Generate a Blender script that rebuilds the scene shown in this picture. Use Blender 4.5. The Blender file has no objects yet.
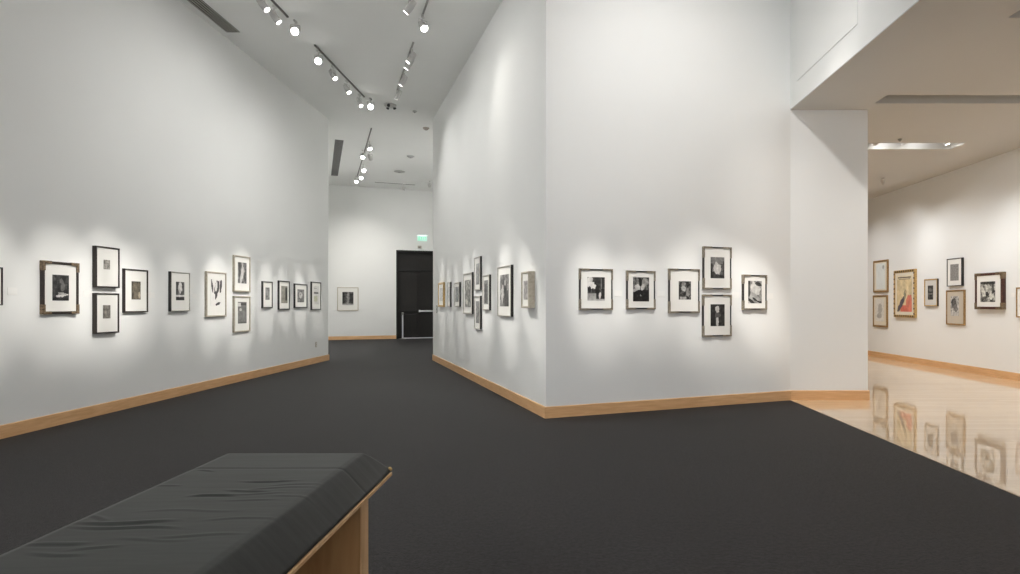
import bpy, bmesh, math, random
from mathutils import Vector, Matrix, noise, Quaternion
random.seed(7)
C = bpy.context.scene.collection
sc = bpy.context.scene
PI = math.pi
HT = 5.77      # main ceiling
LOW = 4.05     # low ceiling of the side gallery

WORLD_FILL = 2.0  # strength of the world light added as ambient fill
# ------------------------------------------------------------------ materials
def mat(name, color, rough=.6, metal=0., emis=None, estr=0., spec=.5):
    m = bpy.data.materials.new(name); m.use_nodes = True
    b = m.node_tree.nodes['Principled BSDF']
    b.inputs['Base Color'].default_value = (*color, 1)
    b.inputs['Roughness'].default_value = rough
    b.inputs['Metallic'].default_value = metal
    b.inputs['Specular IOR Level'].default_value = spec
    if emis:
        b.inputs['Emission Color'].default_value = (*emis, 1)
        b.inputs['Emission Strength'].default_value = estr
    return m

def nodes(m): return m.node_tree.nodes, m.node_tree.links, m.node_tree.nodes['Principled BSDF']

def ramp(nt, p0, c0, p1, c1):
    r = nt.nodes.new('ShaderNodeValToRGB')
    r.color_ramp.elements[0].position = p0; r.color_ramp.elements[0].color = (*c0, 1)
    r.color_ramp.elements[1].position = p1; r.color_ramp.elements[1].color = (*c1, 1)
    return r

def plaster(name, col, rough=.75, bump=.03):
    m = mat(name, col, rough, spec=.25); N, L, b = nodes(m)
    tc = N.new('ShaderNodeTexCoord'); n = N.new('ShaderNodeTexNoise')
    n.inputs['Scale'].default_value = 90; n.inputs['Detail'].default_value = 3
    L.new(tc.outputs['Object'], n.inputs['Vector'])
    bp = N.new('ShaderNodeBump'); bp.inputs['Strength'].default_value = bump; bp.inputs['Distance'].default_value = .004
    L.new(n.outputs['Fac'], bp.inputs['Height']); L.new(bp.outputs['Normal'], b.inputs['Normal'])
    n2 = N.new('ShaderNodeTexNoise'); n2.inputs['Scale'].default_value = .8; n2.inputs['Detail'].default_value = 2
    L.new(tc.outputs['Object'], n2.inputs['Vector'])
    r = ramp(m.node_tree, .3, tuple(c * .985 for c in col), .7, tuple(min(1, c * 1.01) for c in col))
    L.new(n2.outputs['Fac'], r.inputs['Fac']); L.new(r.outputs['Color'], b.inputs['Base Color'])
    return m

def woodm(name, c0, c1, scale=(1.2, 14, 14), rough=.45, nscale=3.):
    m = mat(name, c0, rough); N, L, b = nodes(m)
    tc = N.new('ShaderNodeTexCoord'); mp = N.new('ShaderNodeMapping'); mp.inputs['Scale'].default_value = scale
    n = N.new('ShaderNodeTexNoise'); n.inputs['Scale'].default_value = nscale; n.inputs['Detail'].default_value = 5
    n.inputs['Distortion'].default_value = .6
    L.new(tc.outputs['Object'], mp.inputs['Vector']); L.new(mp.outputs['Vector'], n.inputs['Vector'])
    r = ramp(m.node_tree, .32, c0, .7, c1); L.new(n.outputs['Fac'], r.inputs['Fac'])
    L.new(r.outputs['Color'], b.inputs['Base Color'])
    return m

def carpetm():
    m = mat('carpet_charcoal', (.04, .038, .038), .95, spec=.1); N, L, b = nodes(m)
    tc = N.new('ShaderNodeTexCoord')
    n = N.new('ShaderNodeTexNoise'); n.inputs['Scale'].default_value = 42; n.inputs['Detail'].default_value = 5; n.inputs['Roughness'].default_value = .8
    L.new(tc.outputs['Object'], n.inputs['Vector'])
    r = ramp(m.node_tree, .40, CARPET[0], .60, CARPET[1])
    L.new(n.outputs['Fac'], r.inputs['Fac'])
    n3 = N.new('ShaderNodeTexNoise'); n3.inputs['Scale'].default_value = .9; n3.inputs['Detail'].default_value = 3
    L.new(tc.outputs['Object'], n3.inputs['Vector'])
    r3 = ramp(m.node_tree, .3, (.86, .86, .86), .7, (1.1, 1.1, 1.1)); L.new(n3.outputs['Fac'], r3.inputs['Fac'])
    mx = N.new('ShaderNodeMix'); mx.data_type = 'RGBA'; mx.blend_type = 'MULTIPLY'; mx.inputs[0].default_value = 1
    L.new(r.outputs['Color'], mx.inputs[6]); L.new(r3.outputs['Color'], mx.inputs[7])
    L.new(mx.outputs[2], b.inputs['Base Color'])
    bp = N.new('ShaderNodeBump'); bp.inputs['Strength'].default_value = .8; bp.inputs['Distance'].default_value = .012
    n2 = N.new('ShaderNodeTexNoise'); n2.inputs['Scale'].default_value = 130; n2.inputs['Detail'].default_value = 2
    L.new(tc.outputs['Object'], n2.inputs['Vector']); L.new(n2.outputs['Fac'], bp.inputs['Height'])
    L.new(bp.outputs['Normal'], b.inputs['Normal'])
    b.inputs['Specular IOR Level'].default_value = .24; b.inputs['Roughness'].default_value = .66
    b.inputs['Sheen Weight'].default_value = .12; b.inputs['Sheen Roughness'].default_value = .3
    b.inputs['Sheen Tint'].default_value = (.6, .58, .58, 1)
    return m

def woodfloor():
    m = mat('polished_maple_floor', (.6, .42, .27), .3, spec=.3); N, L, b = nodes(m)
    tc = N.new('ShaderNodeTexCoord')
    br = N.new('ShaderNodeTexBrick'); br.inputs['Scale'].default_value = 1
    br.inputs['Brick Width'].default_value = 1.1; br.inputs['Row Height'].default_value = .085
    br.inputs['Mortar Size'].default_value = .0012; br.inputs['Mortar Smooth'].default_value = .3
    br.inputs['Color1'].default_value = (*WF[0], 1); br.inputs['Color2'].default_value = (*WF[1], 1)
    br.inputs['Mortar'].default_value = (*[c * .72 for c in WF[0]], 1)
    L.new(tc.outputs['Object'], br.inputs['Vector'])
    mp = N.new('ShaderNodeMapping'); mp.inputs['Scale'].default_value = (1.5, 22, 1)
    n = N.new('ShaderNodeTexNoise'); n.inputs['Scale'].default_value = 3; n.inputs['Detail'].default_value = 4
    L.new(tc.outputs['Object'], mp.inputs['Vector']); L.new(mp.outputs['Vector'], n.inputs['Vector'])
    r = ramp(m.node_tree, .3, (.93, .93, .93), .7, (1.05, 1.05, 1.05)); L.new(n.outputs['Fac'], r.inputs['Fac'])
    mx = N.new('ShaderNodeMix'); mx.data_type = 'RGBA'; mx.blend_type = 'MULTIPLY'; mx.inputs[0].default_value = 1
    L.new(br.outputs['Color'], mx.inputs[6]); L.new(r.outputs['Color'], mx.inputs[7])
    L.new(mx.outputs[2], b.inputs['Base Color'])
    # the boards cup a little, so reflections waver
    mp2 = N.new('ShaderNodeMapping'); mp2.inputs['Scale'].default_value = (1.2, 5, 1)
    n2 = N.new('ShaderNodeTexNoise'); n2.inputs['Scale'].default_value = 1.6; n2.inputs['Detail'].default_value = 1.5
    L.new(tc.outputs['Object'], mp2.inputs['Vector']); L.new(mp2.outputs['Vector'], n2.inputs['Vector'])
    bp = N.new('ShaderNodeBump'); bp.inputs['Strength'].default_value = .22; bp.inputs['Distance'].default_value = .003
    L.new(n2.outputs['Fac'], bp.inputs['Height']); L.new(bp.outputs['Normal'], b.inputs['Normal'])
    b.inputs['Coat Weight'].default_value = 1; b.inputs['Coat Roughness'].default_value = .02
    b.inputs['Coat IOR'].default_value = 1.6
    L.new(bp.outputs['Normal'], b.inputs['Coat Normal'])
    return m

def leather():
    m = mat('dark_grey_upholstery', (.02, .022, .0215), .46, spec=.3); N, L, b = nodes(m)
    tc = N.new('ShaderNodeTexCoord'); mp = N.new('ShaderNodeMapping'); mp.inputs['Scale'].default_value = (4, 30, 10)
    n = N.new('ShaderNodeTexNoise'); n.inputs['Scale'].default_value = 1.6; n.inputs['Detail'].default_value = 4
    L.new(tc.outputs['Object'], mp.inputs['Vector']); L.new(mp.outputs['Vector'], n.inputs['Vector'])
    bp = N.new('ShaderNodeBump'); bp.inputs['Strength'].default_value = .12; bp.inputs['Distance'].default_value = .004
    L.new(n.outputs['Fac'], bp.inputs['Height']); L.new(bp.outputs['Normal'], b.inputs['Normal'])
    n2 = N.new('ShaderNodeTexNoise'); n2.inputs['Scale'].default_value = 3
    L.new(tc.outputs['Object'], n2.inputs['Vector'])
    r = ramp(m.node_tree, .3, (.011, .0126, .012), .7, (.0155, .0175, .0168)); L.new(n2.outputs['Fac'], r.inputs['Fac'])
    L.new(r.outputs['Color'], b.inputs['Base Color'])
    return m

def printm():
    m = mat('printed_paper', (.5, .5, .5), .35, spec=.3); N, L, b = nodes(m)
    a = N.new('ShaderNodeVertexColor'); a.layer_name = 'ink'
    L.new(a.outputs['Color'], b.inputs['Base Color']); return m

def metalnoise(name, c0, c1, rough=.4, metal=.7, sc_=30):
    m = mat(name, c0, rough, metal); N, L, b = nodes(m)
    tc = N.new('ShaderNodeTexCoord'); n = N.new('ShaderNodeTexNoise'); n.inputs['Scale'].default_value = sc_; n.inputs['Detail'].default_value = 3
    L.new(tc.outputs['Object'], n.inputs['Vector'])
    r = ramp(m.node_tree, .35, c0, .65, c1); L.new(n.outputs['Fac'], r.inputs['Fac']); L.new(r.outputs['Color'], b.inputs['Base Color'])
    return m

CARPET = ((.0005, .0005, .0005), (.0260, .0235, .0250))
WF = ((.72, .51, .31), (.79, .58, .37))
M = dict(
    wall=plaster('white_wall_paint', (.83, .835, .82)),
    ceil=plaster('ceiling_paint', (.88, .885, .865), .85),
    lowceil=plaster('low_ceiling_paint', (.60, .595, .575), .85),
    base=woodm('oak_baseboard', (.63, .355, .165), (.76, .47, .24)),
    carpet=carpetm(), floor=woodfloor(), leather=leather(),
    benchwood=woodm('bench_oak', (.38, .20, .08), (.47, .27, .115), (10, 10, 1.2)),
    blackpaint=mat('black_frame_lacquer', (.012, .011, .010), .35),
    brownblack=woodm('dark_walnut_frame', (.016, .011, .008), (.035, .022, .016), (20, 20, 20)),
    greyblack=mat('charcoal_frame', (.05, .05, .048), .4),
    silver=metalnoise('silver_leaf', (.42, .40, .36), (.55, .53, .48), .4, .35),
    champ=metalnoise('champagne_frame', (.44, .39, .31), (.55, .50, .41), .42, .3),
    gold=metalnoise('gold_frame', (.46, .29, .10), (.62, .43, .18), .4, .35),
    golddark=metalnoise('antique_gold_frame', (.24, .14, .055), (.40, .26, .11), .45, .3, 40),
    bronze=metalnoise('bronze_corner', (.10, .068, .042), (.30, .22, .14), .4, .4, 60), cornerchamp=metalnoise('corner_gilding', (.17, .145, .11), (.34, .30, .235), .4, .4, 60),
    maroon=metalnoise('red_brown_frame', (.045, .014, .010), (.08, .028, .018), .4, 0),
    mat=mat('mat_board', (.82, .81, .77), .8), matgrey=mat('mat_board_grey', (.62, .60, .56), .8),
    matbeige=mat('mat_board_beige', (.56, .50, .41), .8), matcream=mat('mat_board_cream', (.74, .68, .56), .8),
    print_=printm(),
    lamp=mat('lamp_housing', (.58, .57, .55), .45), lampin=mat('lamp_inside', (.7, .7, .7), .3, .6),
    lens=mat('lamp_lens_glow', (1, 1, 1), .3, emis=(1, .98, .94), estr=45.),
    rail=mat('rail_metal', (.16, .155, .145), .5), rail_light=mat('rail_light_paint', (.42, .41, .39), .5),
    vent=mat('vent_dark', (.03, .03, .028), .7), ventslat=mat('vent_slat', (.42, .41, .37), .55),
    ventgrey=mat('vent_grey_slat', (.30, .29, .285), .6),
    plastic=mat('white_plastic', (.72, .71, .68), .45), greyplastic=mat('grey_plastic', (.28, .28, .26), .5),
    darkplastic=mat('dark_plastic', (.03, .03, .03), .4),
    card=mat('caption_card', (.86, .855, .83), .6),
    door=woodm('dark_door_wood', (.005, .0045, .004), (.012, .010, .008), (14, 14, 1), .75),
    darkmetal=mat('dark_door_metal', (.005, .005, .0045), .7),
    alu=mat('brushed_aluminium', (.75, .75, .76), .35, .6),
    exit_=mat('exit_panel_lit', (.5, .75, .65), .3, emis=(.50, .95, .74), estr=.5),
    exittxt=mat('exit_letters_lit', (.1, .5, .3), .3, emis=(.14, .62, .40), estr=.5),
    exitlamp=mat('exit_lamp_lit', (.9, 1, .95), .3, emis=(.85, 1, .94), estr=1.0),
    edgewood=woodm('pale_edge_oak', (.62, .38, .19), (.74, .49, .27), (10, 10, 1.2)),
    brass=mat('brass', (.55, .38, .16), .35, .8),
)

# ------------------------------------------------------------------ mesh helpers
def link(name, bm, m, parent=None, loc=None, rotz=0, smooth=False):
    me = bpy.data.meshes.new(name); bm.normal_update(); bm.to_mesh(me); bm.free()
    for x in (m if isinstance(m, (list, tuple)) else [m]): me.materials.append(x)
    if smooth:
        for p in me.polygons: p.use_smooth = True
    o = bpy.data.objects.new(name, me); C.objects.link(o)
    if parent: o.parent = parent
    if loc is not None: o.location = loc
    o.rotation_euler.z = rotz
    return o

def box(bm, x0, x1, y0, y1, z0, z1, mi=0):
    v = [bm.verts.new(p) for p in ((x0,y0,z0),(x1,y0,z0),(x1,y1,z0),(x0,y1,z0),(x0,y0,z1),(x1,y0,z1),(x1,y1,z1),(x0,y1,z1))]
    for f in ((0,3,2,1),(4,5,6,7),(0,1,5,4),(1,2,6,5),(2,3,7,6),(3,0,4,7)):
        fc = bm.faces.new([v[i] for i in f]); fc.material_index = mi
    return v

def bevel(bm, w, seg=2):
    bmesh.ops.bevel(bm, geom=list(bm.edges), offset=w, segments=seg, affect='EDGES', profile=.5)

def prism(bm, pts, z0, z1):
    a = [bm.verts.new((x, y, z0)) for x, y in pts]; b = [bm.verts.new((x, y, z1)) for x, y in pts]
    n = len(pts)
    bm.faces.new(a[::-1]); bm.faces.new(b)
    for i in range(n): bm.faces.new((a[i], a[(i+1) % n], b[(i+1) % n], b[i]))
    bmesh.ops.recalc_face_normals(bm, faces=bm.faces)

def cyl(bm, p0, p1, r0, r1=None, seg=20, caps=True):
    r1 = r0 if r1 is None else r1
    p0 = Vector(p0); p1 = Vector(p1); d = (p1 - p0)
    q = d.to_track_quat('Z', 'Y')
    ra = [bm.verts.new(p0 + q @ Vector((math.cos(2*PI*i/seg)*r0, math.sin(2*PI*i/seg)*r0, 0))) for i in range(seg)]
    rb = [bm.verts.new(p1 + q @ Vector((math.cos(2*PI*i/seg)*r1, math.sin(2*PI*i/seg)*r1, 0))) for i in range(seg)]
    for i in range(seg): bm.faces.new((ra[i], ra[(i+1) % seg], rb[(i+1) % seg], rb[i]))
    if caps: bm.faces.new(ra[::-1]); bm.faces.new(rb)

def lathe(bm, prof, p0, axis, seg=24):
    """prof: (radius, distance along axis) list"""
    q = Vector(axis).to_track_quat('Z', 'Y'); p0 = Vector(p0); rings = []
    for r, h in prof:
        if r < 1e-6: rings.append([bm.verts.new(p0 + q @ Vector((0, 0, h)))])
        else: rings.append([bm.verts.new(p0 + q @ Vector((math.cos(2*PI*i/seg)*r, math.sin(2*PI*i/seg)*r, h))) for i in range(seg)])
    for a, b in zip(rings, rings[1:]):
        for i in range(seg):
            j = (i+1) % seg
            if len(a) == 1 and len(b) == 1: continue
            if len(a) == 1: bm.faces.new((a[0], b[j], b[i]))
            elif len(b) == 1: bm.faces.new((a[i], a[j], b[0]))
            else: bm.faces.new((a[i], a[j], b[j], b[i]))
    bmesh.ops.recalc_face_normals(bm, faces=bm.faces)

def tag(o, label, cat, group=None):
    o['label'] = label; o['category'] = cat
    if group: o['group'] = group
    return o

def thing(name, label, cat, loc=(0,0,0), rotz=0, group=None):
    o = bpy.data.objects.new(name, None); C.objects.link(o)
    o.empty_display_size = .1; o.location = loc; o.rotation_euler.z = rotz
    return tag(o, label, cat, group)

def struct(name, bm, m, **k):
    o = link(name, bm, m, **k); o['kind'] = 'structure'; return o

# ------------------------------------------------------------------ plan of the rooms (metres)
P1 = Vector((-3.087, 14.43)); P2 = Vector((-.188, 7.07)); P3 = Vector((3.19, 8.42)); PX = 4.27
B0 = Vector((-8.634, 22.383)); UB = Vector((.9375, .348)).normalized()
U1 = (P2 - P1).normalized(); U2 = (P3 - P2).normalized()
WX = -5.58; GX = 7.95
def nrm(u): return Vector((u.y, -u.x))
WALL = {'L': (Vector((WX, 0)), Vector((0, 1))), 'W': (P1, U1), 'R': (P2, U2), 'B': (B0, UB), 'G': (Vector((GX, 0)), Vector((0, -1)))}
def on(w, s, z, off=0.):
    O, U = WALL[w]; p = O + U*s + nrm(U)*off
    return Vector((p.x, p.y, z))
def ang(w):
    U = WALL[w][1]; return math.atan2(U.y, U.x)

# ------------------------------------------------------------------ setting
bm = bmesh.new(); box(bm, -11, 3.19, -5.2, 26.5, -.1, 0); struct('floor', bm, M['carpet'])
bm = bmesh.new(); box(bm, 3.19, 8.2, -5.2, 26.5, -.1, 0); struct('floor.001', bm, M['floor'])
bm = bmesh.new(); box(bm, 3.178, 3.192, -5.0, 8.42, 0, .004); struct('trim_1', bm, mat('floor_edge_strip', (.5, .37, .25), .4))
bm = bmesh.new(); box(bm, -11, 3.4, -5.2, 26.5, HT, HT+.2); struct('ceiling', bm, M['ceil'])
# left wall, then the hall turning away behind it
bm = bmesh.new(); prism(bm, [(WX, -5.2), (WX, 14.40), (WX-.012, 14.43), (-6.3, 14.43), (-6.3, -5.2)], 0, HT); struct('wall_left', bm, M['wall'])
bm = bmesh.new(); prism(bm, [(-6.3, 14.35), (-6.3-.40*8.6, 14.35+8.6), (-10.6, 22.9), (-6.6, 14.2)], 0, HT); struct('wall_hall', bm, M['wall'])
# the block between the two galleries
bm = bmesh.new(); prism(bm, [P1, P2, P3, (PX, 8.42), (PX, 26.4), (-1.9, 26.4), (-1.9, 15.2)], 0, HT); struct('wall_center', bm, M['wall'])
# bulkhead over the opening
bm = bmesh.new(); box(bm, 3.19, 3.42, -5.2, 8.42, LOW+.012, HT); struct('wall_bulkhead', bm, M['wall'])
# low ceiling with lamp recesses across it
bm = bmesh.new()
cuts = [(-1.9, -1.55, 7.3), (.52, .87, 7.3), (2.94, 3.29, 7.3), (5.36, 5.71, 7.3), (7.82, 8.15, 7.3), (10.15, 10.55, 6.8)]
y = -5.2
T = .012     # the soffit runs on under the bulkhead
for a, b, xe in cuts + [(26.5, 26.5, 0)]:
    box(bm, 3.19, 8.2, y, a, LOW, LOW+T); box(bm, 3.42, 8.2, y, a, LOW+T, LOW+.4)
    if a < 26:
        box(bm, 3.19, 4.22, a, b, LOW, LOW+T); box(bm, 3.42, 4.22, a, b, LOW+T, LOW+.4)
        box(bm, xe, 8.2, a, b, LOW, LOW+.4); box(bm, 4.22, xe, a, b, LOW+.30, LOW+.4)
    y = b
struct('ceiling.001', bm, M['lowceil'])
bm = bmesh.new(); box(bm, GX, GX+.2, -5.2, 19, 0, LOW+.3); struct('wall_right', bm, M['wall'])
bm = bmesh.new(); box(bm, PX, GX, 18.5, 18.7, 0, LOW); struct('wall_far', bm, M['wall'])
bm = bmesh.new(); box(bm, -6.3, -5.2, -5.2, -5.0, 0, HT); box(bm, 3.0, 8.1, -5.2, -5.0, 0, HT); box(bm, -5.2, 3.0, -5.2, -5.0, 5.5, HT)
struct('wall_near', bm, M['wall'])  # left open behind the camera so the added world fill gets in

# back wall of the hall with its door opening
DS0, DS1, DZ = 2.40, 4.25, 3.42
bm = bmesh.new()
box(bm, -2.2, DS0, 0, .35, 0, HT); box(bm, DS1, 9, 0, .35, 0, HT); box(bm, DS0, DS1, 0, .35, DZ, HT); box(bm, DS0-.2, DS1+.2, .36, .40, 0, DZ+.3)
struct('wall_back', bm, M['wall'], loc=(B0.x, B0.y, 0), rotz=ang('B'))

# baseboards
def baseboard(name, w, s0, s1, m0=0., m1=0.):
    U = WALL[w][1]; O = WALL[w][0] + U*s0
    bm = bmesh.new(); Ln = s1 - s0; t = .018; h = .135
    pr = [(0, 0), (-t, 0), (-t, h-.006), (-t+.006, h), (0, h)]
    a = [bm.verts.new((m0*py*-1 if False else -m0*(-py), py, pz)) for py, pz in pr]
    b = [bm.verts.new((Ln + m1*(-py), py, pz)) for py, pz in pr]
    for i in range(5): bm.faces.new((a[i], a[(i+1) % 5], b[(i+1) % 5], b[i]))
    bm.faces.new(a); bm.faces.new(b[::-1]); bmesh.ops.recalc_face_normals(bm, faces=bm.faces)
    return struct(name, bm, M['base'], loc=(O.x, O.y, 0), rotz=ang(w))
baseboard('baseboard_left', 'L', -5, 14.42)
baseboard('baseboard_center', 'W', 0, (P2-P1).length, 0, 1)
baseboard('baseboard_center.001', 'R', 0, (P3-P2).length, 1, -.2)
WALL['P'] = (Vector((P3.x, 8.42)), Vector((1, 0)))
baseboard('baseboard_pier', 'P', 0, PX-P3.x, -.2, 1)
WALL['Q'] = (Vector((PX, 8.42)), Vector((0, 1)))
# face of the block toward the side gallery
bm = bmesh.new(); box(bm, PX, PX+.018, 8.42, 18.5, 0, .135); struct('baseboard_pier.001', bm, M['base'])
baseboard('baseboard_back', 'B', -1.5, DS0)
baseboard('baseboard_right', 'G', -18.5, 5)

# access panel outline on the bulkhead face
bm = bmesh.new(); box(bm, -.008, -.001, 6.50, 8.16, 4.36, 5.32); bevel(bm, .002, 1)
ap = link('access_panel', bm, M['wall'], loc=(3.19, 0, 0))
tag(ap, 'flush white painted access panel high on the bulkhead above the opening', 'panel')

# ------------------------------------------------------------------ door
drt = (B0.x, B0.y, 0)
dr = bpy.data.objects.new('door_1', None); C.objects.link(dr); dr.location = drt; dr.rotation_euler.z = ang('B'); dr['kind'] = 'structure'
bm = bmesh.new()
box(bm, DS0, DS0+.07, -.012, .3, 0, DZ); box(bm, DS1-.07, DS1, -.012, .3, 0, DZ); box(bm, DS0+.07, DS1-.07, -.012, .3, DZ-.07, DZ)
box(bm, DS0+.07, DS1-.07, .06, .3, 2.62, 2.70); bevel(bm, .004, 1)
link('door_frame', bm, M['darkmetal'], dr)
bm = bmesh.new(); box(bm, DS0+.07, DS1-.07, .14, .18, 2.70, DZ-.07); link('transom_panel', bm, M['door'], dr)
bm = bmesh.new(); box(bm, DS0-.1, DS1+.1, .31, .34, 0, DZ+.05); link('light_stop', bm, M['darkmetal'], dr)  # dark backing added behind the leaves to stop light through the gaps
def leaf(a, b, hinge, barm):
    bm = bmesh.new(); box(bm, a+.004, b-.004, .12, .165, .012, 2.615)
    for x0, x1, z0, z1 in ((a+.12, b-.12, 1.25, 2.45), (a+.12, b-.12, .25, .95)):
        box(bm, x0, x1, .112, .12, z0, z1)
    o = link('door_leaf', bm, M['door'], dr)
    bm = bmesh.new()
    box(bm, a+.03, b-.03, .035, .075, 1.035, 1.095); box(bm, a+.03, a+.09, .07, .122, 1.02, 1.11); box(bm, b-.09, b-.03, .07, .122, 1.02, 1.11)
    bevel(bm, .006, 2); link('panic_bar', bm, barm, o)
mid = 3.235
leaf(DS0+.07, mid, 0, M['darkmetal']); leaf(mid, DS1-.07, 1, M['alu'])
bm = bmesh.new(); box(bm, DS0+.22, DS1-.07, .0, .2, 0, .03); bevel(bm, .008, 2)
link('threshold', bm, mat('threshold_metal', (.85, .86, .92), .4), dr)

# barrier post and belt before the door
st = thing('barrier_post', 'slim grey barrier post with short belt before the dark doors', 'post', on('B', 2.62, 0, .22), ang('B'))
bm = bmesh.new(); lathe(bm, [(0, 0), (.12, 0), (.12, .012), (.03, .03), (.02, .05)], (0, 0, 0), (0, 0, 1)); link('base', bm, M['greyplastic'], st, smooth=True)
bm = bmesh.new(); cyl(bm, (0, 0, .03), (0, 0, .95), .028); link('pole', bm, M['alu'], st)
bm = bmesh.new(); lathe(bm, [(0, .93), (.04, .93), (.04, 1.01), (.03, 1.02), (0, 1.02)], (0, 0, 0), (0, 0, 1)); link('belt_cassette', bm, M['greyplastic'], st, smooth=True)
bm = bmesh.new()
for i in range(10):
    x0 = .04 + .5*i/10; x1 = .04 + .5*(i+1)/10; s0 = .04*math.sin(PI*i/10); s1 = .04*math.sin(PI*(i+1)/10)
    v = [bm.verts.new(p) for p in ((x0, -.002, .96-s0), (x1, -.002, .96-s1), (x1, -.002, .985-s1), (x0, -.002, .985-s0), (x0, .002, .96-s0), (x1, .002, .96-s1), (x1, .002, .985-s1), (x0, .002, .985-s0))]
    for f in ((0, 1, 2, 3), (7, 6, 5, 4), (3, 2, 6, 7), (0, 4, 5, 1)): bm.faces.new([v[k] for k in f])
link('belt', bm, M['darkplastic'], st)

# exit sign above the door
ex = thing('exit_sign', 'glowing green exit sign mounted above the dark doors', 'sign', on('B', 3.38, 3.80, .0), ang('B'))
bm = bmesh.new(); box(bm, -.20, .20, -.09, 0, .225, .27); bevel(bm, .006, 2); link('housing', bm, M['alu'], ex)
bm = bmesh.new(); box(bm, -.185, .185, -.065, -.025, .195, .225); link('lamp_strip', bm, M['exitlamp'], ex)
bm = bmesh.new(); box(bm, -.18, .18, -.05, -.04, .0, .196); link('sign_panel', bm, M['exit_'], ex)
def letters(parent, txt, cw, ch, z0, y, m):
    G = {'E': [(0,0,.2,1),(0,0,1,.18),(0,.41,.85,.59),(0,.82,1,1)], 'I': [(.4,0,.6,1)], 'T': [(.4,0,.6,1),(0,.82,1,1)]}
    bm = bmesh.new(); n = len(txt); x = -n*cw*1.3/2 + .15*cw
    for c in txt:
        if c == 'X':
            for sgn in (1, -1):
                pts = [(-.5, -.5), (-.28, -.5), (.5, .5), (.28, .5)]
                v = [(x+cw*.5+sgn*px*cw, z0+ch*(.5+pz)) for px, pz in pts]
                a = [bm.verts.new((p[0], y, p[1])) for p in v]; b = [bm.verts.new((p[0], y+.003, p[1])) for p in v]
                bm.faces.new(a); bm.faces.new(b[::-1])
                for i in range(4): bm.faces.new((a[i], b[i], b[(i+1) % 4], a[(i+1) % 4]))
        else:
            for (a, b, c2, d) in G[c]: box(bm, x+a*cw, x+c2*cw, y, y+.003, z0+b*ch, z0+d*ch)
        x += cw*1.3
    bmesh.ops.recalc_face_normals(bm, faces=bm.faces)
    return link('lettering', bm, m, parent)
letters(ex, 'EXIT', .058, .13, .033, -.054, M['exittxt'])
el = thing('wall_sensor', 'small beige sensor box between exit sign and door head', 'sensor', on('B', 3.28, 3.56, 0), ang('B'))
bm = bmesh.new(); box(bm, -.07, .07, -.05, 0, -.05, .05); bevel(bm, .01, 2); link('case', bm, mat('sensor_beige', (.42, .39, .33), .5), el)
bm = bmesh.new(); lathe(bm, [(.035, 0), (.03, .012), (.015, .02), (0, .022)], (0, -.05, 0), (0, -1, 0)); link('lens', bm, M['greyplastic'], el, smooth=True)

# ------------------------------------------------------------------ artworks
def art(shapes, base=.5, nz=.5, sc_=5., tint=(1, .98, .94), seed=0, nu=30, nv=38, lo=.012, hi=.75, col=None):
    """returns a function (u, v) -> rgb; v runs down"""
    def f(u, v):
        n = noise.noise(Vector((u*sc_, v*sc_*1.2, seed*3.7))) + .6*noise.noise(Vector((u*sc_*3, v*sc_*3.4, seed*5.1+9)))
        g = base + nz*n; c = None
        for s in shapes:
            if s[0] == 'r': _, u0, v0, u1, v1, val = s[:6]; ins = u0 <= u <= u1 and v0 <= v <= v1
            else:
                _, cu, cv, ru, rv, rot, val = s[:7]
                du, dv = u-cu, v-cv; a = math.cos(rot)*du + math.sin(rot)*dv; b = -math.sin(rot)*du + math.cos(rot)*dv
                ins = (a/ru)**2 + (b/rv)**2 < 1 + .5*noise.noise(Vector((u*9, v*9, seed)))
            if ins:
                if isinstance(val, tuple): c = val
                else: c = None; g = val + nz*.45*n
        if c: return tuple(max(0., x*(1+.25*n)) for x in c)
        g = max(0, min(1, g)); g = lo + (hi-lo)*g*g
        return (g*tint[0], g*tint[1], g*tint[2])
    f.n = (nu, nv); return f

def print_mesh(parent, x0, x1, z0, z1, y, fn, name='print'):
    nu, nv = fn.n
    me = bpy.data.meshes.new(name); vs = []; fs = []; cs = []
    for j in range(nv+1):
        for i in range(nu+1): vs.append((x0+(x1-x0)*i/nu, y, z1-(z1-z0)*j/nv))
    for j in range(nv):
        for i in range(nu):
            a = j*(nu+1)+i; fs.append((a, a+nu+1, a+nu+2, a+1)); cs += [fn((i+.5)/nu, (j+.5)/nv)]*4
    # closed thin sheet: back and rim
    n0 = len(vs); vs += [(x0, y+.002, z1), (x1, y+.002, z1), (x1, y+.002, z0), (x0, y+.002, z0)]
    A, B_, C_, D = 0, nu, (nv+1)*(nu+1)-1, nv*(nu+1)
    for f in ((n0, n0+1, n0+2, n0+3), (A, B_, n0+1, n0), (B_, C_, n0+2, n0+1), (C_, D, n0+3, n0+2), (D, A, n0, n0+3)):
        fs.append(f); cs += [(.5, .5, .47)]*4
    me.from_pydata(vs, [], fs)
    at = me.color_attributes.new('ink', 'FLOAT_COLOR', 'CORNER')
    at.data.foreach_set('color', [k for c in cs for k in (*c, 1.)])
    me.materials.append(M['print_'])
    o = bpy.data.objects.new(name, me); C.objects.link(o); o.parent = parent; return o

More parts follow.
